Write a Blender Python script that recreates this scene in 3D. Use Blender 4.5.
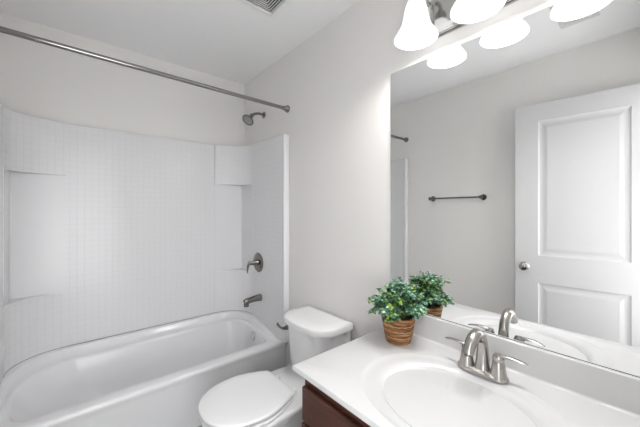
import bpy, bmesh, math, random
from mathutils import Vector, Matrix
PI = math.pi
S = bpy.context.scene
for o in list(bpy.data.objects): bpy.data.objects.remove(o)

# ---------------------------------------------------------------- camera
CX, CY, CZ = 2.5315, -1.22, 1.33
cam = bpy.data.cameras.new('camera'); co = bpy.data.objects.new('camera', cam)
S.collection.objects.link(co); S.camera = co
cam.sensor_width = 36; cam.lens = 292 / 640 * 36; cam.shift_y = -3.0 / 640
cam.clip_start = 0.01
co.location = (CX, CY, CZ)
yaw = math.atan(247 / 292)                                # forward = (-cos, sin)
co.rotation_euler = (PI / 2, 0, PI / 2 - yaw)
# ---------------------------------------------------------------- world and large light
W = bpy.data.worlds.new('world'); S.world = W; W.use_nodes = True
bg = W.node_tree.nodes['Background']; bg.inputs[0].default_value = (0.985, 0.99, 1.0, 1); bg.inputs[1].default_value = 2.75
def area(name, loc, rot, sx, sy, power, col=(1, 1, 1)):
    l = bpy.data.lights.new(name, 'AREA'); l.shape = 'RECTANGLE'; l.size = sx; l.size_y = sy; l.energy = power; l.color = col
    o = bpy.data.objects.new(name, l); o.location = loc; o.rotation_euler = rot; S.collection.objects.link(o); return o
area('ceiling_fill', (3.10, -1.12, .95), (0, math.radians(138), 0), 1.3, 1.0, 5, (1, 1, 1))  # added fill, aimed up through the doorway to brighten the ceiling
def ptl(name, loc, power, r, col=(1, 0.985, 0.965)):
    l = bpy.data.lights.new(name, 'POINT'); l.energy = power; l.shadow_soft_size = r; l.color = col
    o = bpy.data.objects.new(name, l); o.location = loc; S.collection.objects.link(o); return o
S.view_settings.view_transform = 'Standard'; S.view_settings.look = 'None'
S.view_settings.gamma = 1; S.view_settings.use_curve_mapping = False
S.view_settings.exposure = 0.61

# ---------------------------------------------------------------- materials
def mat(name, col, rough=0.5, metal=0.0, bump=0.0, bscale=200.0, coat=0.0, spec=0.5, emit=None, estr=0, mottled=0.0, mscale=8.0):
    m = bpy.data.materials.new(name); m.use_nodes = True; nt = m.node_tree; b = nt.nodes['Principled BSDF']
    b.inputs['Base Color'].default_value = (*col, 1); b.inputs['Roughness'].default_value = rough
    b.inputs['Metallic'].default_value = metal; b.inputs['Coat Weight'].default_value = coat
    b.inputs['Specular IOR Level'].default_value = spec
    tc = nt.nodes.new('ShaderNodeTexCoord')
    if emit: b.inputs['Emission Color'].default_value = (*emit, 1); b.inputs['Emission Strength'].default_value = estr
    if bump:
        n = nt.nodes.new('ShaderNodeTexNoise'); n.inputs['Scale'].default_value = bscale; n.inputs['Detail'].default_value = 3
        nt.links.new(tc.outputs['Object'], n.inputs['Vector'])
        bp = nt.nodes.new('ShaderNodeBump'); bp.inputs['Strength'].default_value = bump; bp.inputs['Distance'].default_value = 0.002
        nt.links.new(n.outputs['Fac'], bp.inputs['Height']); nt.links.new(bp.outputs['Normal'], b.inputs['Normal'])
    if mottled:
        n = nt.nodes.new('ShaderNodeTexNoise'); n.inputs['Scale'].default_value = mscale; n.inputs['Detail'].default_value = 5
        nt.links.new(tc.outputs['Object'], n.inputs['Vector'])
        r = nt.nodes.new('ShaderNodeValToRGB')
        r.color_ramp.elements[0].position = 0.35; r.color_ramp.elements[1].position = 0.65
        r.color_ramp.elements[0].color = (*[c * (1 - mottled) for c in col], 1)
        r.color_ramp.elements[1].color = (*[min(1, c * (1 + mottled)) for c in col], 1)
        nt.links.new(n.outputs['Fac'], r.inputs['Fac']); nt.links.new(r.outputs['Color'], b.inputs['Base Color'])
    return m

M_wall = mat('wall_paint', (0.83, 0.815, 0.795), 0.75, bump=0.15, bscale=260)
M_ceil = mat('ceiling_paint', (0.92, 0.92, 0.925), 0.9, bump=0.2, bscale=180)
M_white = mat('white_semi_gloss_paint', (0.55, 0.55, 0.558), 0.35)
M_acryl = mat('white_acrylic', (0.80, 0.80, 0.815), 0.16)
M_porc = mat('white_porcelain', (0.86, 0.86, 0.87), 0.08, coat=0.3)
M_seat = mat('white_seat_plastic', (0.87, 0.87, 0.88), 0.2)
M_marble = mat('cultured_marble', (0.71, 0.71, 0.713), 0.12, coat=0.25, mottled=0.008, mscale=5)
M_nickel = mat('brushed_nickel', (0.46, 0.44, 0.42), 0.22, metal=1.0)
M_rod = mat('rod_nickel', (0.30, 0.29, 0.275), 0.17, metal=1.0)
M_dnickel = mat('satin_nickel_dark', (0.22, 0.205, 0.19), 0.2, metal=1.0)
M_chrome = mat('chrome', (0.70, 0.70, 0.70), 0.10, metal=1.0)
M_plate = mat('polished_nickel', (0.50, 0.49, 0.48), 0.12, metal=1.0)
M_dark = mat('vent_shade_nozzle_black', (0.02, 0.02, 0.02), 0.9)
M_caulk = mat('grey_caulk', (0.33, 0.33, 0.33), 0.7)
M_mirror = mat('mirror_silver', (0.93, 0.94, 0.94), 0.0, metal=1.0)
M_medge = mat('mirror_edge', (0.10, 0.11, 0.11), 0.3)
M_shade = mat('glowing_frosted_glass', (0.55, 0.55, 0.55), 0.4, emit=(0.985, 0.995, 1.0), estr=.8)
M_bulb = mat('lit_bulb', (0.9, 0.9, 0.9), 0.4, emit=(1.0, 0.97, 0.93), estr=4.0)
M_frame = mat('white_vent_frame', (0.92, 0.92, 0.92), 0.5)
M_louver = mat('white_register_metal', (0.72, 0.72, 0.72), 0.5)
M_soil = mat('dried_moss', (0.06, 0.05, 0.03), 0.95, mottled=0.4, mscale=90)

def floor_mat():
    m = bpy.data.materials.new('grey_plank_vinyl'); m.use_nodes = True; nt = m.node_tree; b = nt.nodes['Principled BSDF']
    tc = nt.nodes.new('ShaderNodeTexCoord'); mp = nt.nodes.new('ShaderNodeMapping'); mp.inputs['Scale'].default_value = (3, 22, 1)
    n = nt.nodes.new('ShaderNodeTexNoise'); n.inputs['Scale'].default_value = 1.3; n.inputs['Detail'].default_value = 6
    r = nt.nodes.new('ShaderNodeValToRGB'); r.color_ramp.elements[0].color = (.16, .165, .16, 1); r.color_ramp.elements[1].color = (.36, .365, .355, 1)
    r.color_ramp.elements[0].position = .35; r.color_ramp.elements[1].position = .65
    br = nt.nodes.new('ShaderNodeTexBrick'); br.inputs['Scale'].default_value = 1; br.inputs['Brick Width'].default_value = 1.2
    br.inputs['Row Height'].default_value = .15; br.inputs['Mortar Size'].default_value = .0015
    br.inputs['Color1'].default_value = (.9, .9, .9, 1); br.inputs['Color2'].default_value = (1.05, 1.05, 1.05, 1); br.inputs['Mortar'].default_value = (.4, .4, .4, 1)
    mx = nt.nodes.new('ShaderNodeMix'); mx.data_type = 'RGBA'; mx.blend_type = 'MULTIPLY'; mx.inputs[0].default_value = 1
    nt.links.new(tc.outputs['Object'], mp.inputs[0]); nt.links.new(mp.outputs[0], n.inputs['Vector']); nt.links.new(n.outputs['Fac'], r.inputs[0])
    nt.links.new(tc.outputs['Object'], br.inputs['Vector']); nt.links.new(r.outputs[0], mx.inputs[6]); nt.links.new(br.outputs['Color'], mx.inputs[7])
    nt.links.new(mx.outputs[2], b.inputs['Base Color']); b.inputs['Roughness'].default_value = .4
    return m
M_floor = floor_mat()

def tile_mat():                                            # moulded square tile pattern in white acrylic, UV in metres
    m = bpy.data.materials.new('moulded_tile_acrylic'); m.use_nodes = True; nt = m.node_tree; b = nt.nodes['Principled BSDF']
    uv = nt.nodes.new('ShaderNodeUVMap'); uv.uv_map = 'uv'
    br = nt.nodes.new('ShaderNodeTexBrick'); br.offset = 0; br.squash = 1
    br.inputs['Scale'].default_value = 1; br.inputs['Brick Width'].default_value = .0375; br.inputs['Row Height'].default_value = .0375
    br.inputs['Mortar Size'].default_value = .0022; br.inputs['Mortar Smooth'].default_value = .6; br.inputs['Bias'].default_value = 0
    br.inputs['Color1'].default_value = (.80, .80, .815, 1); br.inputs['Color2'].default_value = (.80, .80, .815, 1)
    br.inputs['Mortar'].default_value = (.768, .768, .783, 1)
    nt.links.new(uv.outputs[0], br.inputs['Vector']); nt.links.new(br.outputs['Color'], b.inputs['Base Color'])
    mt = nt.nodes.new('ShaderNodeMath'); mt.operation = 'SUBTRACT'; mt.inputs[0].default_value = 1
    nt.links.new(br.outputs['Fac'], mt.inputs[1])
    bp = nt.nodes.new('ShaderNodeBump'); bp.inputs['Strength'].default_value = .6; bp.inputs['Distance'].default_value = .0012
    nt.links.new(mt.outputs[0], bp.inputs['Height']); nt.links.new(bp.outputs['Normal'], b.inputs['Normal'])
    b.inputs['Roughness'].default_value = .2
    return m
M_tile = tile_mat()

def wood_mat():
    m = bpy.data.materials.new('cherry_brown_wood'); m.use_nodes = True; nt = m.node_tree; b = nt.nodes['Principled BSDF']
    tc = nt.nodes.new('ShaderNodeTexCoord'); mp = nt.nodes.new('ShaderNodeMapping'); mp.inputs['Scale'].default_value = (3, 3, 40)
    n = nt.nodes.new('ShaderNodeTexNoise'); n.inputs['Scale'].default_value = 2.2; n.inputs['Detail'].default_value = 5
    r = nt.nodes.new('ShaderNodeValToRGB'); r.color_ramp.elements[0].color = (.05, .018, .013, 1); r.color_ramp.elements[1].color = (.105, .04, .028, 1)
    r.color_ramp.elements[0].position = .3; r.color_ramp.elements[1].position = .7
    nt.links.new(tc.outputs['Object'], mp.inputs[0]); nt.links.new(mp.outputs[0], n.inputs['Vector']); nt.links.new(n.outputs['Fac'], r.inputs[0])
    nt.links.new(r.outputs[0], b.inputs['Base Color']); b.inputs['Roughness'].default_value = .35
    return m
M_wood = wood_mat()

def basket_mat():
    m = bpy.data.materials.new('woven_basket'); m.use_nodes = True; nt = m.node_tree; b = nt.nodes['Principled BSDF']
    tc = nt.nodes.new('ShaderNodeTexCoord')
    mp = nt.nodes.new('ShaderNodeMapping'); mp.inputs['Scale'].default_value = (18, 18, 120)
    n = nt.nodes.new('ShaderNodeTexNoise'); n.inputs['Scale'].default_value = 1; n.inputs['Detail'].default_value = 4
    r = nt.nodes.new('ShaderNodeValToRGB')
    r.color_ramp.elements[0].position = .33; r.color_ramp.elements[0].color = (.05, .018, .007, 1)
    r.color_ramp.elements[1].position = .68; r.color_ramp.elements[1].color = (.50, .27, .10, 1)
    e = r.color_ramp.elements.new(.5); e.color = (.24, .095, .03, 1)
    nt.links.new(tc.outputs['Object'], mp.inputs[0]); nt.links.new(mp.outputs[0], n.inputs['Vector']); nt.links.new(n.outputs['Fac'], r.inputs[0])
    nt.links.new(r.outputs[0], b.inputs['Base Color']); b.inputs['Roughness'].default_value = .6
    return m
M_basket = basket_mat()
M_twine = mat('pale_straw', (.55, .36, .17), .7)
LEAF = [mat('leaf_blue_green', (.13, .29, .21), .5), mat('leaf_mid_green', (.07, .21, .08), .45), mat('leaf_pale_sage', (.36, .55, .44), .5),
        mat('leaf_lime', (.36, .52, .10), .45), mat('leaf_dark', (.025, .10, .05), .5)]
M_stem = mat('stem_green', (.10, .14, .04), .6)

# ---------------------------------------------------------------- mesh helpers
def link(name, bm, m, parent=None, smooth=True, loc=None, sharp=35):
    me = bpy.data.meshes.new(name)
    if not bm.loops.layers.uv: bm.loops.layers.uv.new('uv')
    bmesh.ops.recalc_face_normals(bm, faces=bm.faces[:])
    bm.to_mesh(me); bm.free()
    o = bpy.data.objects.new(name, me); S.collection.objects.link(o)
    for x in (m if isinstance(m, list) else [m]): me.materials.append(x)
    if smooth:
        for p in me.polygons: p.use_smooth = True
        me.set_sharp_from_angle(angle=math.radians(sharp))
    if parent: o.parent = parent
    if loc: o.location = loc
    return o
def bevel(o, w, seg=3, ang=40):
    b = o.modifiers.new('bevel', 'BEVEL'); b.width = w; b.segments = seg; b.limit_method = 'ANGLE'; b.angle_limit = math.radians(ang)
    b.harden_normals = True
    return o
def empty(name, loc, label, cat, group=None, rz=0, kind=None):
    o = bpy.data.objects.new(name, None); S.collection.objects.link(o); o.location = loc; o.rotation_euler = (0, 0, rz)
    o.empty_display_size = .05
    tag(o, label, cat, group, kind); return o
def tag(o, label, cat, group=None, kind=None):
    o['label'] = label; o['category'] = cat
    if group: o['group'] = group
    if kind: o['kind'] = kind
    return o
def struct(o, label=None, cat=None):
    o['kind'] = 'structure'
    if label: o['label'] = label
    if cat: o['category'] = cat
    return o
def box(bm, x0, x1, y0, y1, z0, z1):
    vs = [bm.verts.new(p) for p in ((x0,y0,z0),(x1,y0,z0),(x1,y1,z0),(x0,y1,z0),(x0,y0,z1),(x1,y0,z1),(x1,y1,z1),(x0,y1,z1))]
    for f in ((0,3,2,1),(4,5,6,7),(0,1,5,4),(1,2,6,5),(2,3,7,6),(3,0,4,7)): bm.faces.new([vs[i] for i in f])
    return vs
def nbox(name, d, m, parent=None, bev=0, seg=3):
    bm = bmesh.new(); box(bm, *d); o = link(name, bm, m, parent)
    if bev: bevel(o, bev, seg)
    return o
def boxuv(bm):
    uv = bm.loops.layers.uv.get('uv') or bm.loops.layers.uv.new('uv')
    bm.normal_update()
    for f in bm.faces:
        n = f.normal
        for l in f.loops:
            c = l.vert.co
            l[uv].uv = (c.y, c.z) if abs(n.x) > .7 else ((c.x, c.z) if abs(n.y) > .7 else (c.x + .005, 0.018))
def prism(bm, pts, z0, z1):
    a = [bm.verts.new((x, y, z0)) for x, y in pts]; b = [bm.verts.new((x, y, z1)) for x, y in pts]
    n = len(pts)
    for i in range(n): bm.faces.new((a[i], a[(i+1) % n], b[(i+1) % n], b[i]))
    bm.faces.new(a[::-1]); bm.faces.new(b)
def loft(bm, rings, cap0=True, cap1=True, closed=True):
    R = [[bm.verts.new(p) for p in r] for r in rings]
    n = len(R[0])
    for a, b in zip(R, R[1:]):
        for i in range(n if closed else n - 1):
            j = (i + 1) % n
            bm.faces.new((a[i], a[j], b[j], b[i]))
    if cap0: bm.faces.new(R[0][::-1])
    if cap1: bm.faces.new(R[-1])
    return R
def lathe(bm, prof, n=32, M=None, cap=True, sx=1, sy=1):
    rings = []
    for r, z in prof:
        ring = []
        for i in range(n):
            a = 2 * PI * i / n; v = Vector((r * math.cos(a) * sx, r * math.sin(a) * sy, z))
            ring.append(M @ v if M else v)
        rings.append(ring)
    loft(bm, rings, cap, cap)
def frame(origin, zdir, up=(0, 0, 1)):
    z = Vector(zdir).normalized(); u = Vector(up)
    if abs(z.dot(u)) > .98: u = Vector((1, 0, 0))
    x = u.cross(z).normalized(); y = z.cross(x)
    m = Matrix((x, y, z)).transposed().to_4x4(); m.translation = Vector(origin); return m
def smooth_path(pts, k=6):
    P = [Vector(p) for p in pts]; out = []
    for i in range(len(P) - 1):
        p0 = P[max(i-1, 0)]; p1 = P[i]; p2 = P[i+1]; p3 = P[min(i+2, len(P)-1)]
        for j in range(k):
            t = j / k
            out.append(.5 * ((2*p1) + (-p0+p2)*t + (2*p0-5*p1+4*p2-p3)*t*t + (-p0+3*p1-3*p2+p3)*t**3))
    out.append(P[-1]); return out
def sweep(bm, pts, rad, n=16, sx=1.0, up=(0, 0, 1), k=6, flat=None):
    """rad: list of radii per input point; flat: list of (a,b) ellipse scales per input point"""
    path = smooth_path(pts, k)
    R = smooth_path([(r, 0, 0) for r in rad], k)
    FL = smooth_path([(a, b, 0) for a, b in flat], k) if flat else None
    rings = []; prev = None
    for i, p in enumerate(path):
        t = (path[min(i+1, len(path)-1)] - path[max(i-1, 0)]).normalized()
        if prev is None:
            u = Vector(up)
            if abs(u.dot(t)) > .95: u = Vector((1, 0, 0))
            x = (u - t * u.dot(t)).normalized()
        else:
            x = (prev - t * prev.dot(t)).normalized()
        prev = x; y = t.cross(x)
        a, b = (FL[i].x, FL[i].y) if FL else (1, 1)
        rings.append([p + R[i].x * (a * math.cos(2*PI*q/n) * x + b * math.sin(2*PI*q/n) * y) for q in range(n)])
    loft(bm, rings)
def rrect(x0, x1, y0, y1, r, z, k=8, ns=4):
    """closed rounded rectangle, constant vertex count; r scalar or 4 radii; z number or function(x, y)"""
    rs = r if isinstance(r, (list, tuple)) else [r] * 4
    cs = [(x1, y1, 0, rs[0]), (x0, y1, 90, rs[1]), (x0, y0, 180, rs[2]), (x1, y0, 270, rs[3])]
    P = []
    for (cx, cy, a0, rr) in cs:
        ox = cx - rr if cx == x1 else cx + rr; oy = cy - rr if cy == y1 else cy + rr
        arc = [(ox + rr * math.cos(math.radians(a0 + 90*i/k)), oy + rr * math.sin(math.radians(a0 + 90*i/k))) for i in range(k+1)]
        if P:
            q = P[-1]
            for s in range(1, ns): P.append((q[0] + (arc[0][0]-q[0])*s/ns, q[1] + (arc[0][1]-q[1])*s/ns))
        P += arc
    q = P[-1]; a = P[0]
    for s in range(1, ns): P.append((q[0] + (a[0]-q[0])*s/ns, q[1] + (a[1]-q[1])*s/ns))
    return [Vector((x, y, z(x, y) if callable(z) else z)) for x, y in P]

# ---------------------------------------------------------------- room shell
L = 1.55; XR = 2.55; H = 2.50; T = .1
struct(nbox('floor', (-T, 4.2, -L-.6, T, -.08, 0), M_floor), 'grey wood-look vinyl floor', 'floor')
struct(nbox('ceiling', (-T, XR+T, -L-T, T, H, H+.08), M_ceil), 'flat pale ceiling', 'ceiling')
struct(nbox('wall_back', (-T, 0, -L-T, T, 0, H), M_wall), 'warm white wall above the tub surround', 'wall')
struct(nbox('wall_right', (0, XR+T, 0, T, 0, H), M_wall), 'warm white wall behind toilet and vanity', 'wall')
struct(nbox('wall_left', (0, XR+T, -L-T, -L, 0, H), M_wall), 'warm white wall with the towel bar', 'wall')
DY0, DY1, DH = -1.50, -.735, 2.12
bm = bmesh.new(); box(bm, XR, XR+T, DY1, 0, 0, H); box(bm, XR, XR+T, -L, DY0, 0, H); box(bm, XR, XR+T, DY0, DY1, DH, H)
struct(link('wall_front', bm, M_wall), 'warm white wall with the doorway', 'wall')
struct(nbox('wall_light_block', (XR+T, 4.2, -.66, -.58, 0, H), M_wall), 'unseen warm white wall added outside the doorway to shade the door', 'wall')  # unseen partition added to block side light from the open door
bm = bmesh.new(); box(bm, XR+T, XR+T+.015, DY1, DY1+.06, 0, DH+.06); box(bm, XR+T, XR+T+.015, DY0-.06, DY0, 0, DH+.06); box(bm, XR+T, XR+T+.015, DY0, DY1, DH, DH+.06)
struct(link('trim_1', bm, M_white), 'white door casing', 'trim')
struct(nbox('baseboard_right', (.76, 1.652, -.014, 0, 0, .09), M_white, bev=.004), 'white baseboard behind the toilet', 'baseboard')
struct(nbox('baseboard_left', (.76, 2.50, -L, -L+.014, 0, .09), M_white, bev=.004), 'white baseboard under the towel bar', 'baseboard')

# ---------------------------------------------------------------- door (seen in the mirror)
dth = math.atan2(.07, .64); DW = .745; DT = 2.11
d = empty('door_1', (1.79, -1.38, 0), 'white two-panel interior door standing open against the wall', 'door', rz=-dth, kind='structure')
def door_slab():
    bm = bmesh.new(); th = .035
    # frame members and raised panels; local x along the door, local y thickness (front face y = 0)
    x0, x1, x2, x3 = 0, .14, .61, DW
    zs = [(.01, .24), (.80, 1.0), (1.985, DT)]
    box(bm, x0, x1, -th, 0, .01, DT); box(bm, x2, x3, -th, 0, .01, DT)
    for a, b in zs: box(bm, x1, x2, -th, 0, a, b)
    o = link('door_slab', bm, M_white, d)
    for a, b in ((.24, .80), (1.0, 1.985)):
        bm = bmesh.new()
        def r(i, y): return [Vector((x1+i, y, a+i)), Vector((x2-i, y, a+i)), Vector((x2-i, y, b-i)), Vector((x1+i, y, b-i))]
        loft(bm, [r(0, -.0005), r(.008, -.006), r(.018, -.008), r(.030, -.008), r(.052, -.004)], cap0=False, cap1=True)
        loft(bm, [r(0, -th+.0005), r(.006, -th+.010), r(.048, -th+.005)], cap0=False, cap1=True)
        link('door_panel', bm, M_white, d, smooth=False)
door_slab()
bm = bmesh.new(); lathe(bm, [(0.001, 0), (.031, 0), (.031, .004), (.022, .010), (.011, .014), (.010, .030), (.016, .036), (.026, .044), (.0285, .054), (.025, .063), (.014, .068), (.001, .069)], 32, frame((.058, 0, .915), (0, 1, 0)))
h = link('door_handle', bm, M_plate, d); h['label'] = 'round satin nickel door knob'
nbox('latch_plate', (-.0015, .0, -.030, -.006, .885, .945), M_dnickel, d)
for zz in (.25, 1.05, 1.85):
    bm = bmesh.new(); lathe(bm, [(.006, 0), (.006, .09)], 12, Matrix.Translation((DW+.0065, -.03, zz))); link('hinge', bm, M_dnickel, d)

# ---------------------------------------------------------------- bathtub
tub = empty('bathtub', (.355, -L/2, 0), 'white alcove bathtub under the tiled surround', 'bathtub')
def P(o, par):                       # keep world placement while parenting to an unrotated empty
    o.parent = par; o.location = Vector(o.location) - Vector(par.location); return o
XF = .71
def zf(x, y=0): return .36 + .095 * (1 - min(1, max(0, x / XF)) ** 1.6)
def zd(x, y=0): return .36 + .050 * (1 - min(1, max(0, x / XF)) ** 1.2)
e = .002
bm = bmesh.new()
rings = [rrect(e, XF-.035, -L+e, -e, .004, 0), rrect(e, XF-.020, -L+e, -e, .004, .10), rrect(e, XF-.012, -L+e, -e, .004, .30),
         rrect(e, XF-.006, -L+e, -e, .006, .325), rrect(e, XF, -L+e, -e, .008, lambda x, y: zf(x)-.020),
         rrect(e, XF-.001, -L+e, -e, .008, lambda x, y: zf(x)-.008), rrect(e+.004, XF-.008, -L+e+.004, -e-.004, .01, lambda x, y: zf(x)),
         rrect(.052, XF-.016, -L+.048, -.052, [.03, .22, .25, .03], lambda x, y: zf(x)),
         rrect(.072, XF-.018, -L+.056, -.066, [.03, .21, .25, .03], lambda x, y: zf(x)-.004),
         rrect(.086, XF-.020, -L+.062, -.074, [.03, .20, .25, .04], lambda x, y: min(zf(x)-.004, zd(x)+.012)),
         rrect(.098, XF-.026, -L+.070, -.080, [.04, .19, .25, .05], lambda x, y: zd(x)),
         rrect(.128, XF-.068, -L+.085, -.098, [.07, .17, .25, .09], lambda x, y: zd(x)),
         rrect(.138, XF-.078, -L+.094, -.106, [.07, .165, .25, .10], lambda x, y: zd(x)-.006),
         rrect(.144, XF-.086, -L+.102, -.112, [.07, .16, .25, .11], lambda x, y: zd(x)-.022),
         rrect(.158, XF-.100, -L+.17, -.128, [.08, .15, .23, .12], .26),
         rrect(.185, XF-.122, -L+.30, -.150, [.09, .14, .18, .11], .15),
         rrect(.215, XF-.150, -L+.37, -.175, [.09, .12, .15, .11], .10),
         rrect(.26, XF-.195, -L+.43, -.22, [.08, .10, .12, .09], .082),
         rrect(.32, XF-.25, -L+.60, -.32, .05, .078)]
loft(bm, rings, True, True)
P(link('tub_body', bm, M_acryl, sharp=50), tub)
# raised overflow plate and drain
bm = bmesh.new(); lathe(bm, [(.001, 0), (.036, 0), (.036, .004), (.030, .010), (.012, .012), (.001, .012)], 28, frame((.40, -.116, .325), (0, -1, .12)))
P(link('overflow_plate', bm, M_chrome), tub)['label'] = 'round chrome overflow plate'
bm = bmesh.new(); lathe(bm, [(.001, .0), (.030, .0), (.033, .002), (.026, .005), (.010, .004), (.001, .004)], 24, Matrix.Translation((.385, -.36, .0785)))
P(link('drain', bm, M_chrome), tub)
# ---------------------------------------------------------------- tub surround
sur = empty('tub_surround', (.0, -L/2, .36), 'white moulded tile-pattern tub surround on three walls', 'surround')
PT = .040; EP = .045; ZT = 1.89
def tiled(name, bm, uvfn=None, bev=.004, m=M_tile):
    if uvfn: uvfn(bm)
    else: boxuv(bm)
    o = link(name, bm, m); P(o, sur)
    if bev: bevel(o, bev, 3)
    return o
bm = bmesh.new(); box(bm, .0015, PT, -L+.0015, -.0015, zf(0)-.0, ZT); tiled('back_panel', bm)
for s in (0, 1):
    def Y(y): return y if s == 0 else -L - y
    # end panel, its bottom edge following the tub rim
    bm = bmesh.new(); n = 24; X0, X1 = PT, .722
    a = []
    for yy in (-.0015, -EP):
        lo = [bm.verts.new((X0+(X1-X0)*i/n, Y(yy), zf(X0+(X1-X0)*i/n)+.001)) for i in range(n+1)]
        hi = [bm.verts.new((X0+(X1-X0)*i/n, Y(yy), ZT)) for i in range(n+1)]
        a.append((lo, hi))
    (l0, h0), (l1, h1) = a
    for i in range(n):
        for q in ((l0[i], l0[i+1], h0[i+1], h0[i]), (l1[i], h1[i], h1[i+1], l1[i+1]), (l0[i], l1[i], l1[i+1], l0[i+1]), (h0[i], h0[i+1], h1[i+1], h1[i])):
            bm.faces.new(q)
    bm.faces.new((l0[0], h0[0], h1[0], l1[0])); bm.faces.new((l0[n], l1[n], h1[n], h0[n]))
    tiled('end_panel', bm)
    o = tiled('edge_trim', (lambda b: (box(b, .716, .748, min(Y(-.001), Y(-EP-.006)), max(Y(-.001), Y(-EP-.006)), .362, ZT+.002), b)[1])(bmesh.new()), bev=.012, m=M_acryl)
    # corner units: concave cove blocks, a tall one at the top and a shelf below the niche
    def cove(g, k=18, yb=-.295, xb=.243):
        pts = [(PT-.002, yb), (PT+g, yb)]
        ax, ay = xb-(PT+g), -yb-(EP)
        for i in range(1, k):
            t = PI/2 * i / k
            pts.append((xb - ax*math.cos(t), yb + ay*math.sin(t)))
        pts += [(xb, -EP+.000), (xb, -EP+.002), (PT-.002, -EP+.002)]
        return pts
    for nm, z0, z1 in (('corner_cove', 1.555, ZT), ('corner_shelf', .425, .808)):
        pts = cove(.014 if nm == 'corner_cove' else .003)
        bm = bmesh.new(); prism(bm, [(x, Y(y)) for x, y in pts], z0, z1)
        if nm == 'corner_shelf':
            for v in bm.verts:
                if v.co.z < .5: v.co.z = zf(v.co.x) + .0015
        def uvf(bm):
            uv = bm.loops.layers.uv.new('uv'); bm.normal_update()
            for f in bm.faces:
                for l in f.loops:
                    c = l.vert.co
                    if abs(f.normal.z) > .7: l[uv].uv = (.018, .018); continue
                    best = min(range(len(pts)), key=lambda i: (pts[i][0]-c.x)**2 + (Y(pts[i][1])-c.y)**2)
                    s_ = sum(math.dist(pts[i], pts[i+1]) for i in range(best))
                    l[uv].uv = (s_ + .009, c.z)
        tiled(nm, bm, uvf, bev=.011 if nm == 'corner_cove' else .0028)
# smooth niche liners between the corner units, with a small coved inner corner
for s in (0, 1):
    def Y(y): return y if s == 0 else -L - y
    q = .0015; rr = .012
    path = [(PT+q, -.292), (PT+q, -EP-q-rr)] + [(PT+q+rr*(1-math.cos(PI/2*i/6)), -EP-q-rr+rr*math.sin(PI/2*i/6)) for i in range(1, 6)] + [(PT+q+rr, -EP-q), (.243, -EP-q)]
    back = [(.243, -EP+.001), (PT-.001, -EP+.001), (PT-.001, -.292)]
    bm = bmesh.new(); prism(bm, [(x, Y(y)) for x, y in path + back], .807, 1.556); P(link('niche_liner', bm, M_acryl, sharp=50), sur)
# grey caulk joint along the tub rim
cv_ = [(x, y) for x, y in cove(.003)][1:-2]
pts_ = [(x+.001, y, zf(x)+.0005) for x, y in cv_]
pts_ = [(x, -L-y, z) for x, y, z in pts_][::-1] + pts_
bm = bmesh.new(); sweep(bm, pts_, [.0026]*len(pts_), 6, k=1); P(link('caulk_joint', bm, M_caulk), sur)

# ---------------------------------------------------------------- shower fittings (their own things on the end wall)
def holder(name, loc, label, cat, group=None): return empty(name, loc, label, cat, group)
rod = holder('shower_curtain_rod', (.722, -L/2, 2.085), 'brushed nickel shower curtain rod spanning above the tub', 'curtain rod')
bm = bmesh.new(); sweep(bm, [(.722, -.012, 2.083), (.722, -.8, 2.088), (.722, -L+.012, 2.095)], [.0125]*3, 16)
P(link('rod_tube', bm, M_rod), rod)
for y, dy, z in ((-.001, -1, 2.083), (-L+.001, 1, 2.095)):
    bm = bmesh.new(); lathe(bm, [(.001, 0), (.026, 0), (.027, .006), (.024, .014), (.017, .030), (.0145, .045), (.0135, .052), (.001, .052)], 28, frame((.722, y, z), (0, dy, 0)))
    P(link('end_flange', bm, M_rod), rod)
sh = holder('wall_shower', (.365, 0, 2.128), 'small bell-shaped nickel shower head on the wall above the surround', 'shower head')
bm = bmesh.new(); lathe(bm, [(.001, 0), (.028, 0), (.026, .006), (.014, .011), (.001, .012)], 28, frame((.365, -.0005, 2.128), (0, -1, 0))); P(link('wall_flange', bm, M_dnickel), sh)
bm = bmesh.new(); sweep(bm, [(.365, -.004, 2.128), (.365, -.045, 2.130), (.365, -.085, 2.120), (.365, -.118, 2.095)], [.0105]*4, 14); P(link('shower_arm', bm, M_dnickel), sh)
hd = Vector((.22, -.60, -.70)).normalized(); ho = Vector((.365, -.112, 2.101))
bm = bmesh.new(); lathe(bm, [(.001, -.006), (.016, -.006), (.018, .004), (.015, .016), (.020, .024), (.029, .040), (.045, .060), (.049, .067), (.046, .073), (.042, .070), (.001, .070)], 32, frame(ho, hd))
hb = P(link('spray_head', bm, M_dnickel), sh)
bm = bmesh.new(); lathe(bm, [(.001, 0), (.037, 0), (.037, .002), (.001, .003)], 28, frame(ho + hd*.0695, hd))
f_ = link('spray_face', bm, mat('grey_spray_plate', (.35, .35, .34), .5)); f_.parent = hb
for i in range(18):
    a = 2*PI*i/12 if i < 12 else 2*PI*i/6; r = .026 if i < 12 else .013
    bm = bmesh.new(); q = frame(ho + hd*.0715, hd); lathe(bm, [(.0025, 0), (.0018, .003)], 8, q @ Matrix.Translation((r*math.cos(a), r*math.sin(a), 0))); o = link('nozzle', bm, M_dark); o.parent = hb

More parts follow.
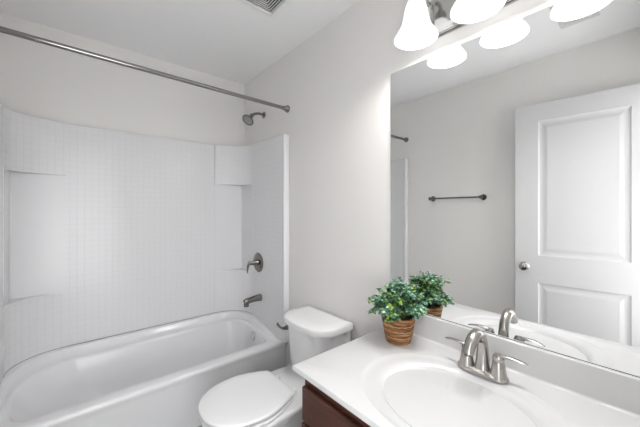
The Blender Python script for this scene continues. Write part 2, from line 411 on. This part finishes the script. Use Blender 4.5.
va = holder('shower_valve', (.352, -EP, .90), 'round nickel shower valve with a lever handle above the tub spout', 'shower valve')
bm = bmesh.new(); lathe(bm, [(.001, 0), (.080, 0), (.081, .003), (.076, .007), (.050, .011), (.030, .013), (.001, .013)], 40, frame((.352, -EP+.0005, .90), (0, -1, 0))); P(link('escutcheon', bm, M_dnickel), va)
bm = bmesh.new(); lathe(bm, [(.001, 0), (.027, 0), (.024, .012), (.019, .035), (.015, .055), (.013, .064), (.001, .066)], 28, frame((.352, -EP-.011, .90), (0, -1, 0))); P(link('valve_hub', bm, M_dnickel), va)
bm = bmesh.new(); sweep(bm, [(.352, -EP-.055, .902), (.350, -EP-.078, .905), (.344, -EP-.088, .885), (.340, -EP-.092, .850), (.338, -EP-.092, .822)], [.010, .0115, .0105, .009, .0075], 14, flat=[(1, 1), (1, 1), (1, 1.2), (.8, 1.25), (.6, 1.2)]); P(link('lever_handle', bm, M_dnickel), va)
sp = holder('tub_spout', (.384, -EP, .615), 'nickel tub spout with a flared end below the shower valve', 'tub spout')
bm = bmesh.new(); sweep(bm, [(.384, -EP+.001, .617), (.384, -EP-.03, .617), (.384, -EP-.085, .613), (.384, -EP-.125, .606), (.384, -EP-.142, .598)], [.030, .0265, .024, .024, .020], 22, flat=[(1, 1), (1, 1), (.95, 1), (1, 1), (.95, 1)]); P(link('spout_body', bm, M_dnickel), sp)
bm = bmesh.new(); lathe(bm, [(.014, 0), (.018, -.006), (.0205, -.022), (.0195, -.032), (.001, -.030)], 22, Matrix.Translation((.384, -EP-.124, .600))); P(link('spout_outlet', bm, M_dnickel), sp)

# ---------------------------------------------------------------- toilet
toi = empty('toilet', (1.225, -.3, 0), 'white two-piece toilet between tub and vanity, lid closed', 'toilet')
tcx = 1.192
def tankring(hw, yf, yb, z, bow=.02):
    pts = []
    n = 12
    # back edge straight, front edge bowed, rounded front corners
    r = min(.085, (yb-yf)*.42); rb = .012
    base = rrect(tcx-hw, tcx+hw, yf, yb, [rb, rb, r, r], z, k=8, ns=8)
    for v in base:
        t = (v.x - tcx) / hw
        w = max(0, (yb - v.y) / (yb - yf))
        v.y -= bow * (1 - t*t) * w ** 2
    return base
bm = bmesh.new()
loft(bm, [tankring(.168, -.178, -.045, .335, .020), tankring(.184, -.190, -.035, .352, .024), tankring(.188, -.198, -.030, .45, .028), tankring(.196, -.210, -.022, .60, .030), tankring(.198, -.212, -.022, .662, .030)])
P(link('tank', bm, M_porc, sharp=60), toi)
bm = bmesh.new()
loft(bm, [tankring(.201, -.224, -.018, .656, .036), tankring(.209, -.232, -.014, .660, .038), tankring(.2105, -.234, -.014, .690, .038), tankring(.207, -.231, -.016, .697, .038), tankring(.198, -.222, -.022, .702, .036), tankring(.150, -.165, -.055, .7045, .020)])
P(link('tank_lid', bm, M_porc, sharp=60), toi)
# flush lever on the left of the tank front
bm = bmesh.new(); lathe(bm, [(.001, 0), (.015, 0), (.015, .010), (.010, .024), (.009, .036), (.001, .037)], 20, frame((tcx-.158, -.208, .612), (-.15, -1, 0)))
lv = P(link('flush_lever', bm, M_dnickel), toi)
lv['label'] = 'shiny metal flush lever'
bm = bmesh.new(); sweep(bm, [(tcx-.158, -.240, .610), (tcx-.190, -.246, .612), (tcx-.228, -.244, .620)], [.0075, .0075, .0095], 12, flat=[(1, 1), (1, .8), (1.2, .6)])
o = link('lever_arm', bm, M_dnickel); o.parent = lv
tcx = 1.213
def egg(hw, ytip, ymid, yback, hwb, z, nf=24, nb=6, pw=2.25):
    """egg outline: ellipse in front of ymid, tapering sides to a straight back edge"""
    pts = []
    for i in range(nf+1):
        a = PI * i / nf
        c, s_ = math.cos(a), math.sin(a)
        pts.append((tcx + hw*math.copysign(abs(c)**(2/pw), c), ymid - (ymid-ytip)*abs(s_)**(2/pw)))
    def side(sgn, i0):
        out = []
        for i in range(1, nb+1):
            t = i / nb
            x = hw + (hwb - hw) * (t ** 1.7)
            out.append((tcx + sgn*x, ymid + (yback - .02 - ymid)*t))
        out.append((tcx + sgn*(hwb-.006), yback-.007)); out.append((tcx + sgn*(hwb-.022), yback))
        return out
    left = side(-1, 0); right = side(1, 0)
    pts = pts + left + right[::-1]
    return [Vector((x, y, z)) for x, y in pts]
# bowl
bm = bmesh.new()
loft(bm, [egg(.115, -.60, -.42, -.12, .105, 0), egg(.112, -.60, -.42, -.12, .10, .04), egg(.105, -.585, -.42, -.12, .095, .10), egg(.118, -.62, -.45, -.10, .10, .18), egg(.150, -.70, -.50, -.07, .12, .27),
          egg(.172, -.755, -.54, -.04, .145, .335), egg(.184, -.776, -.555, -.035, .160, .36), egg(.189, -.785, -.555, -.035, .160, .378), egg(.181, -.774, -.555, -.04, .155, .384)])
P(link('bowl', bm, M_porc, sharp=70), toi)
def slab(name, hw, ytip, ymid, yb, hwb, z0, z1, m, dome=0):
    bm = bmesh.new(); r = .006
    rings = [egg(hw-r, ytip+r, ymid, yb-r, hwb-r, z0), egg(hw, ytip, ymid, yb, hwb, z0+r*.7), egg(hw, ytip, ymid, yb, hwb, z1-r), egg(hw-.002, ytip+.002, ymid, yb-.002, hwb-.002, z1-r*.35), egg(hw-r*1.2, ytip+r*1.2, ymid, yb-r, hwb-r, z1),
             egg(hw-.05, ytip+.05, ymid, yb-.03, hwb-.04, z1+dome)]
    loft(bm, rings); return P(link(name, bm, m, sharp=60), toi)
slab('seat', .192, -.790, -.56, -.385, .142, .3925, .4045, M_seat)
slab('seat_lid', .192, -.792, -.56, -.378, .140, .4165, .4320, M_seat, .003)
for sx_ in (-1, 1):
    bm = bmesh.new(); lathe(bm, [(.001, 0), (.017, 0), (.017, .012), (.013, .019), (.001, .020)], 20, Matrix.Translation((tcx+sx_*.078, -.352, .386)))
    P(link('seat_hinge', bm, M_seat), toi)
for sx_ in (-1, 1):
    bm = bmesh.new(); lathe(bm, [(.001, 0), (.016, 0), (.014, .014), (.001, .02)], 16, Matrix.Translation((tcx+sx_*.122, -.33, .0)))
    P(link('bolt_cap', bm, M_porc), toi)

# ---------------------------------------------------------------- vanity
CT = .757
CX0, CX1, CYF = 1.638, 2.546, -.598
cab = empty('vanity_cabinet', (2.1, -.3, 0), 'cherry brown wooden vanity cabinet under the white countertop', 'cabinet')
VX0, VX1, VY = 1.668, 2.544, -.562
bm = bmesh.new(); w_ = .018; zt = CT-.024
box(bm, VX0, VX0+w_, VY+.001, -.003, .09, zt); box(bm, VX1-w_, VX1, VY+.001, -.003, .09, zt); box(bm, VX0+w_, VX1-w_, -.012, -.003, .09, zt); box(bm, VX0+w_, VX1-w_, VY+.02, -.012, .09, .108)
box(bm, VX0, VX0+.04, VY, VY+.019, .09, zt); box(bm, VX1-.04, VX1, VY, VY+.019, .09, zt); box(bm, VX0+.04, VX1-.04, VY, VY+.019, zt-.05, zt); box(bm, VX0+.04, VX1-.04, VY, VY+.019, .55, .575); box(bm, VX0+.04, VX1-.04, VY, VY+.019, .09, .12)
box(bm, VX0+.005, VX1, VY+.06, -.003, 0, .09)
P(link('cabinet_body', bm, M_wood, smooth=False), cab)
def shaker(name, x0, x1, z0, z1):
    bm = bmesh.new(); y = VY-.001; f = y-.020; w = .055
    box(bm, x0, x0+w, f, y, z0, z1); box(bm, x1-w, x1, f, y, z0, z1); box(bm, x0+w, x1-w, f, y, z0, z0+w); box(bm, x0+w, x1-w, f, y, z1-w, z1)
    box(bm, x0+w, x1-w, f+.010, y-.002, z0+w, z1-w)
    return P(link(name, bm, M_wood, smooth=False), cab)
bevel(P(nbox('drawer_front', (VX0+.006, VX1-.006, VY-.021, VY-.001, .565, .690), M_wood), cab), .006, 2)
mid = (VX0+VX1)/2
shaker('cabinet_door', VX0+.006, mid-.003, .10, .555); shaker('cabinet_door', mid+.003, VX1-.006, .10, .555)

# countertop with integral oval basin and backsplash
vt = empty('vanity_countertop', (2.1, -.3, CT), 'white cultured marble countertop with moulded oval basin and backsplash', 'countertop')
BX, BY = 2.112, -.335
bm = bmesh.new(); N = 96
def ell(a, b, z, e_=2.0, cx=BX, cy=BY):
    out = []
    for i in range(N):
        t = 2*PI*i/N; c, s_ = math.cos(t), math.sin(t)
        out.append(Vector((cx + a*math.copysign(abs(c)**(2/e_), c), cy + b*math.copysign(abs(s_)**(2/e_), s_), z)))
    return out
def rect(x0, x1, y0, y1, z):                 # ray-cast ellipse angles onto the rectangle so the rings correspond
    out = []
    for i in range(N):
        t = 2*PI*i/N; c, s_ = math.cos(t), math.sin(t) * .8
        ks = []
        if c > 1e-9: ks.append((x1-BX)/c)
        if c < -1e-9: ks.append((x0-BX)/c)
        if s_ > 1e-9: ks.append((y1-BY)/s_)
        if s_ < -1e-9: ks.append((y0-BY)/s_)
        k = min(ks); out.append(Vector((BX + c*k, BY + s_*k, z)))
    for cx_, cy_ in ((x0, y0), (x0, y1), (x1, y0), (x1, y1)):
        q = min(out, key=lambda v: (v.x-cx_)**2 + (v.y-cy_)**2); q.x = cx_; q.y = cy_
    return out
loft(bm, [rect(CX0+.03, CX1, CYF+.03, -.001, CT-.022), rect(CX0+.004, CX1, CYF+.004, -.001, CT-.022), rect(CX0, CX1, CYF, -.001, CT-.018), rect(CX0, CX1, CYF, -.001, CT-.006), rect(CX0+.0015, CX1, CYF+.0015, -.001, CT-.0015), rect(CX0+.005, CX1, CYF+.005, -.001, CT),
          ell(.305, .240, CT, 2.15), ell(.298, .234, CT+.0005, 2.15), ell(.290, .227, CT-.002, 2.15), ell(.281, .219, CT-.0045, 2.15), ell(.266, .208, CT-.005, 2.1), ell(.252, .200, CT-.0058), ell(.241, .191, CT-.0085), ell(.232, .184, CT-.013), ell(.223, .176, CT-.020), ell(.211, .166, CT-.034),
          ell(.188, .142, CT-.055), ell(.165, .124, CT-.085), ell(.13, .098, CT-.112), ell(.085, .066, CT-.128), ell(.045, .038, CT-.134), ell(.022, .022, CT-.136)])
P(link('basin_top', bm, M_marble, sharp=40), vt)
bm = bmesh.new(); box(bm, CX0, CX1, -.022, -.001, CT, CT+.104)
bevel(P(link('backsplash', bm, M_marble), vt), .004, 3)
# cove where the backsplash meets the deck
bm = bmesh.new(); k = 8; rr = .010
pr = [(-.0215, CT), (-.0215-rr, CT+.0001)] + [(-.0215-rr + rr*math.sin(PI/2*i/k), CT + rr*(1-math.cos(PI/2*i/k))) for i in range(1, k)] + [(-.0215, CT+rr)]
loft(bm, [[Vector((x, y, z)) for y, z in pr] for x in (CX0+.004, CX1)]); P(link('backsplash_fillet', bm, M_marble), vt)
bm = bmesh.new(); lathe(bm, [(.001, 0), (.021, 0), (.0235, .002), (.018, .004), (.008, .006), (.001, .007)], 28, Matrix.Translation((BX, BY, CT-.136))); P(link('drain', bm, M_nickel), vt)['label'] = 'nickel pop-up drain'

# ---------------------------------------------------------------- mirror
mr = empty('wall_mirror', (2.07, -.006, CT+.105), 'large frameless rectangular mirror above the vanity', 'mirror')
P(nbox('mirror_glass', (1.645, 2.53, -.0060, -.0052, CT+.1055, 2.012), M_mirror), mr)
P(nbox('mirror_backing', (1.6445, 2.5305, -.0050, -.0005, CT+.105, 2.0135), M_medge), mr)

P(nbox('edge_seal', (1.645, 2.53, -.0068, -.0050, CT+.104, CT+.1062), M_medge), mr)
# ---------------------------------------------------------------- faucet
FX, FY = 2.113, -.115
fa = empty('bathroom_faucet', (FX, FY, CT), 'brushed nickel two-handle faucet behind the basin', 'faucet')
bm = bmesh.new()
def stad(a, b, z): 
    out = []
    for i in range(48):
        t = 2*PI*i/48; c, s_ = math.cos(t), math.sin(t)
        out.append(Vector((FX + a*math.copysign(abs(c)**(2/2.9), c), FY + b*math.copysign(abs(s_)**(2/2.3), s_), z)))
    return out
loft(bm, [stad(.083, .030, CT), stad(.084, .031, CT+.004), stad(.082, .029, CT+.010), stad(.070, .021, CT+.015), stad(.05, .015, CT+.017)])
P(link('base_plate', bm, M_nickel), fa)
bm = bmesh.new(); sweep(bm, [(FX, FY+.004, CT+.010), (FX, FY+.006, CT+.045), (FX, FY+.005, CT+.085), (FX, FY-.008, CT+.124), (FX, FY-.042, CT+.147), (FX, FY-.080, CT+.140), (FX, FY-.104, CT+.118), (FX, FY-.112, CT+.100)],
      [.0265, .0215, .018, .0175, .0185, .0185, .0175, .0165], 24, k=8, up=(1, 0, 0)); s0 = P(link('spout', bm, M_nickel), fa)
bm = bmesh.new(); lathe(bm, [(.0115, 0), (.0115, -.006), (.001, -.006)], 20, frame((FX, FY-.1125, CT+.101), (0, .12, 1))); o = link('aerator', bm, M_dnickel); o.parent = s0
for s_ in (-1, 1):
    hx = FX + s_*.052
    bm = bmesh.new(); lathe(bm, [(.001, .004), (.0275, .006), (.0260, .014), (.0225, .032), (.0195, .050), (.0178, .060), (.0168, .062), (.0180, .064), (.0180, .074), (.0145, .082), (.001, .084)], 30, Matrix.Translation((hx, FY, CT)))
    hb = P(link('handle_body', bm, M_nickel), fa)
    bm = bmesh.new(); sweep(bm, [(hx - s_*.006, FY, CT+.074), (hx + s_*.016, FY+.001, CT+.080), (hx + s_*.045, FY+.003, CT+.083), (hx + s_*.072, FY+.006, CT+.079), (hx + s_*.084, FY+.007, CT+.077)],
          [.008, .0085, .0085, .0080, .004], 14, flat=[(1, 1), (.75, 1), (.5, 1.1), (.4, 1.15), (.4, 1)]); o = link('lever', bm, M_nickel); o.parent = hb

# ---------------------------------------------------------------- potted plant
random.seed(7)
PX, PY = 1.772, -.126
pp = empty('potted_plant', (PX, PY, CT), 'small leafy green plant in a woven basket pot on the countertop', 'plant')
bm = bmesh.new()
prof = [(.001, 0)]; rows = 11; hh = .112
for i in range(rows):
    z0 = hh*i/rows; r0 = .050 + .020*(i/(rows-1))**.8
    for q in range(5):
        t = q/5; prof.append((r0 + .0046*math.sin(PI*t) - .0012, z0 + hh/rows*t))
prof += [(.071, hh), (.0645, hh+.001), (.063, hh-.02), (.001, hh-.02)]
lathe(bm, prof, 48)
bk = link('basket', bm, M_basket, pp, sharp=80)
for zz in (.030, .058, .082):
    bm = bmesh.new(); n = 90; r0 = .050+.020*(zz/hh)**.8+.0016
    ring = [(r0*math.cos(2*PI*i/n) + 0, r0*math.sin(2*PI*i/n), zz + .0012*math.sin(2*PI*i/n*15)) for i in range(n)]
    rings = []
    for i, p in enumerate(ring):
        a = 2*PI*i/n; er = Vector((math.cos(a), math.sin(a), 0)); rings.append([Vector(p) + .0016*(math.cos(2*PI*q/6)*er + math.sin(2*PI*q/6)*Vector((0, 0, 1))) for q in range(6)])
    rings.append(rings[0]); loft(bm, rings, False, False); bmesh.ops.remove_doubles(bm, verts=bm.verts[:], dist=1e-6)
    o = link('straw_band', bm, M_twine); o.parent = bk
bm = bmesh.new(); lathe(bm, [(.001, .004), (.03, .003), (.0625, 0), (.001, -.002)], 32, Matrix.Translation((0, 0, hh-.014))); link('moss', bm, M_soil, pp)
stems = bmesh.new(); leaves = bmesh.new()
def leaf(bm, pos, nrm, tip, ln, wd, mi):
    t = Vector(tip); n = Vector(nrm); t = (t - n*t.dot(n)).normalized(); s_ = n.cross(t)
    rows_ = [(0, .12, 0), (.22, .72, .04), (.5, 1.0, .07), (.78, .78, .03), (1.0, .10, -.06)]
    V = []
    for u, w, lift in rows_:
        V.append([bm.verts.new(pos + t*ln*u + s_*wd*.5*w*k_ + n*ln*(lift + .10*abs(k_)*w)) for k_ in (-1, 0, 1)])
    for a, b in zip(V, V[1:]):
        for i in (0, 1):
            f = bm.faces.new((a[i], a[i+1], b[i+1], b[i])); f.material_index = mi
for k_ in range(105):
    az = random.uniform(0, 2*PI); el = math.radians(random.uniform(2, 88) if k_ > 26 else random.uniform(-9, 20))
    reach = random.uniform(.100, .148) * (1.0 - .10*math.sin(el))
    base = Vector((.03*math.cos(az)*random.random(), .03*math.sin(az)*random.random(), hh-.012))
    tip = Vector((reach*math.cos(el)*math.cos(az), reach*math.cos(el)*math.sin(az)*.86, hh + .012 + reach*1.08*math.sin(el) + random.uniform(-.006, .012)))
    mdl = base.lerp(tip, .5) + Vector((0, 0, .030 if el > .2 else .040))
    tip.y = min(tip.y, .108); tip.x = min(tip.x, .105)
    path = smooth_path([base, mdl, tip], 6)
    sweep(stems, [base, mdl, tip], [.0014, .0011, .0006], 5, k=4)
    tone = random.random()
    for i in range(3, len(path)):
        p = path[i]; t = (path[i] - path[i-1]).normalized()
        for rep in range(4):
            out = Vector((random.gauss(0, 1), random.gauss(0, 1), random.gauss(.3, 1))).normalized()
            dirn = (t*.7 + out).normalized()
            nrm = (Vector((0, 0, 1)) + Vector(p).normalized()*.8 + Vector((random.gauss(0, .5), random.gauss(0, .5), random.gauss(0, .4)))).normalized()
            if abs(nrm.dot(dirn)) > .9: continue
            ln = random.uniform(.011, .019); wd = ln * random.uniform(.55, .95)
            q = random.random()
            mi = (0 if q < .36 else 1 if q < .60 else 2 if q < .78 else 4 if q < .92 else 3) if tone < .68 else (3 if q < .42 else 1 if q < .75 else 2 if q < .87 else 4)
            pos = p + out*.004
            if pos.y + dirn.y*ln > .119: continue
            leaf(leaves, pos, nrm, dirn, ln, wd, mi)
link('stems', stems, M_stem, pp)
fo = link('foliage', leaves, LEAF, pp, sharp=180); fo['kind'] = 'stuff'

# ---------------------------------------------------------------- vanity light
vl = empty('vanity_light', (2.105, 0, 2.18), 'three-shade nickel vanity light above the mirror, lit', 'light fixture')
SXS = (1.865, 2.105, 2.345)
bm = bmesh.new()
x0, x1, z0, z1 = 1.860, 2.350, 2.083, 2.255
def rr4(i, y): return [Vector((x0+i, y, z0+i)), Vector((x1-i, y, z0+i)), Vector((x1-i, y, z1-i)), Vector((x0+i, y, z1-i))]
loft(bm, [rr4(0, -.001), rr4(0, -.012), rr4(.004, -.016), rr4(.008, -.016), rr4(.010, -.022), rr4(.014, -.025), rr4(.020, -.025), rr4(.032, -.034)])
P(link('back_plate', bm, M_plate, smooth=False), vl)
for sx_ in SXS:
    bm = bmesh.new(); sweep(bm, [(sx_, -.030, 2.228), (sx_, -.060, 2.236), (sx_, -.095, 2.262), (sx_, -.128, 2.268), (sx_, -.137, 2.245)], [.0085]*5, 12)
    ar = P(link('lamp_arm', bm, M_plate), vl)
    bm = bmesh.new(); lathe(bm, [(.001, .062), (.010, .060), (.020, .050), (.026, .036), (.027, .010), (.024, .0)], 28, Matrix.Translation((sx_, -.137, 2.188)))
    o = link('socket_cup', bm, M_plate); o.parent = ar
    # bell shade open downwards, with wall thickness
    out = [(.026, .160), (.034, .150), (.041, .132), (.046, .110), (.050, .085), (.056, .060), (.066, .036), (.079, .018), (.086, .006), (.087, .0)]
    prof = out + [(r-.004, z+.001) for r, z in out[::-1]]
    bm = bmesh.new(); rings = []
    lathe(bm, prof, 40, Matrix.Translation((sx_, -.137, 2.040)), cap=False)
    # close the profile loop at the neck
    P(link('lamp_shade', bm, M_shade, sharp=60), vl)
    bm = bmesh.new(); lathe(bm, [(.001, 0), (.016, .004), (.026, .016), (.028, .030), (.022, .048), (.013, .066), (.012, .085), (.001, .086)], 24, Matrix.Translation((sx_, -.137, 2.090)))
    P(link('light_bulb', bm, M_bulb), vl)
    ptl('vanity_lamp', (sx_, -.137, 2.082), 5.5, .03)

# ---------------------------------------------------------------- towel bar on the left wall
tb = empty('towel_bar', (1.25, -L, 1.447), 'slim nickel towel bar on the wall opposite the mirror', 'towel bar')
bm = bmesh.new(); sweep(bm, [(1.02, -L+.062, 1.447), (1.27, -L+.062, 1.447), (1.515, -L+.062, 1.447)], [.0075]*3, 14); P(link('bar', bm, M_dnickel), tb)
for x in (1.03, 1.50):
    bm = bmesh.new(); lathe(bm, [(.001, 0), (.026, 0), (.027, .005), (.022, .010), (.013, .020), (.011, .045), (.014, .052), (.016, .064), (.013, .074), (.001, .077)], 26, frame((x, -L+.0005, 1.447), (0, 1, 0)))
    P(link('wall_bracket', bm, M_dnickel), tb)

# ---------------------------------------------------------------- ceiling vents
cv = empty('ceiling_vent', (1.16, -.46, H), 'square louvred grille in the ceiling above the toilet', 'vent')
def sqring(bm, cx, cy, h0, h1, za, zb, zc):
    R_ = lambda h_, z: [Vector((cx-h_, cy-h_, z)), Vector((cx+h_, cy-h_, z)), Vector((cx+h_, cy+h_, z)), Vector((cx-h_, cy+h_, z))]
    loft(bm, [R_(h0, za), R_(h0-.002, zb), R_(h1, zc), R_(h1, za)], False, False)
bm = bmesh.new(); sqring(bm, 1.16, -.46, .165, .135, H-.0005, H-.006, H-.014); P(link('vent_frame', bm, M_frame, smooth=False), cv)
P(nbox('vent_shade_sheet', (1.03, 1.29, -.59, -.33, H-.0015, H-.0005), M_dark), cv)  # flat near-black sheet, its colour stands in for shade behind the louvers
for i in range(9):
    h0 = .132 - i*.0142
    if h0 < .012: break
    bm = bmesh.new(); sqring(bm, 1.16, -.46, h0, h0-.0065, H-.003, H-.0075, H-.0075); P(link('louver', bm, M_louver, smooth=False), cv)
cr = empty('ceiling_register', (2.19, -1.04, H), 'white ceiling register seen in the mirror beside the lamp reflections', 'vent')
bm = bmesh.new(); box(bm, 2.10, 2.28, -1.19, -.89, H-.006, H-.0005); bevel(P(link('register_frame', bm, M_louver), cr), .003, 2)
for i in range(7):
    y = -1.16 + i*.040; P(nbox('register_slat', (2.12, 2.26, y, y+.018, H-.011, H-.006), M_louver), cr)
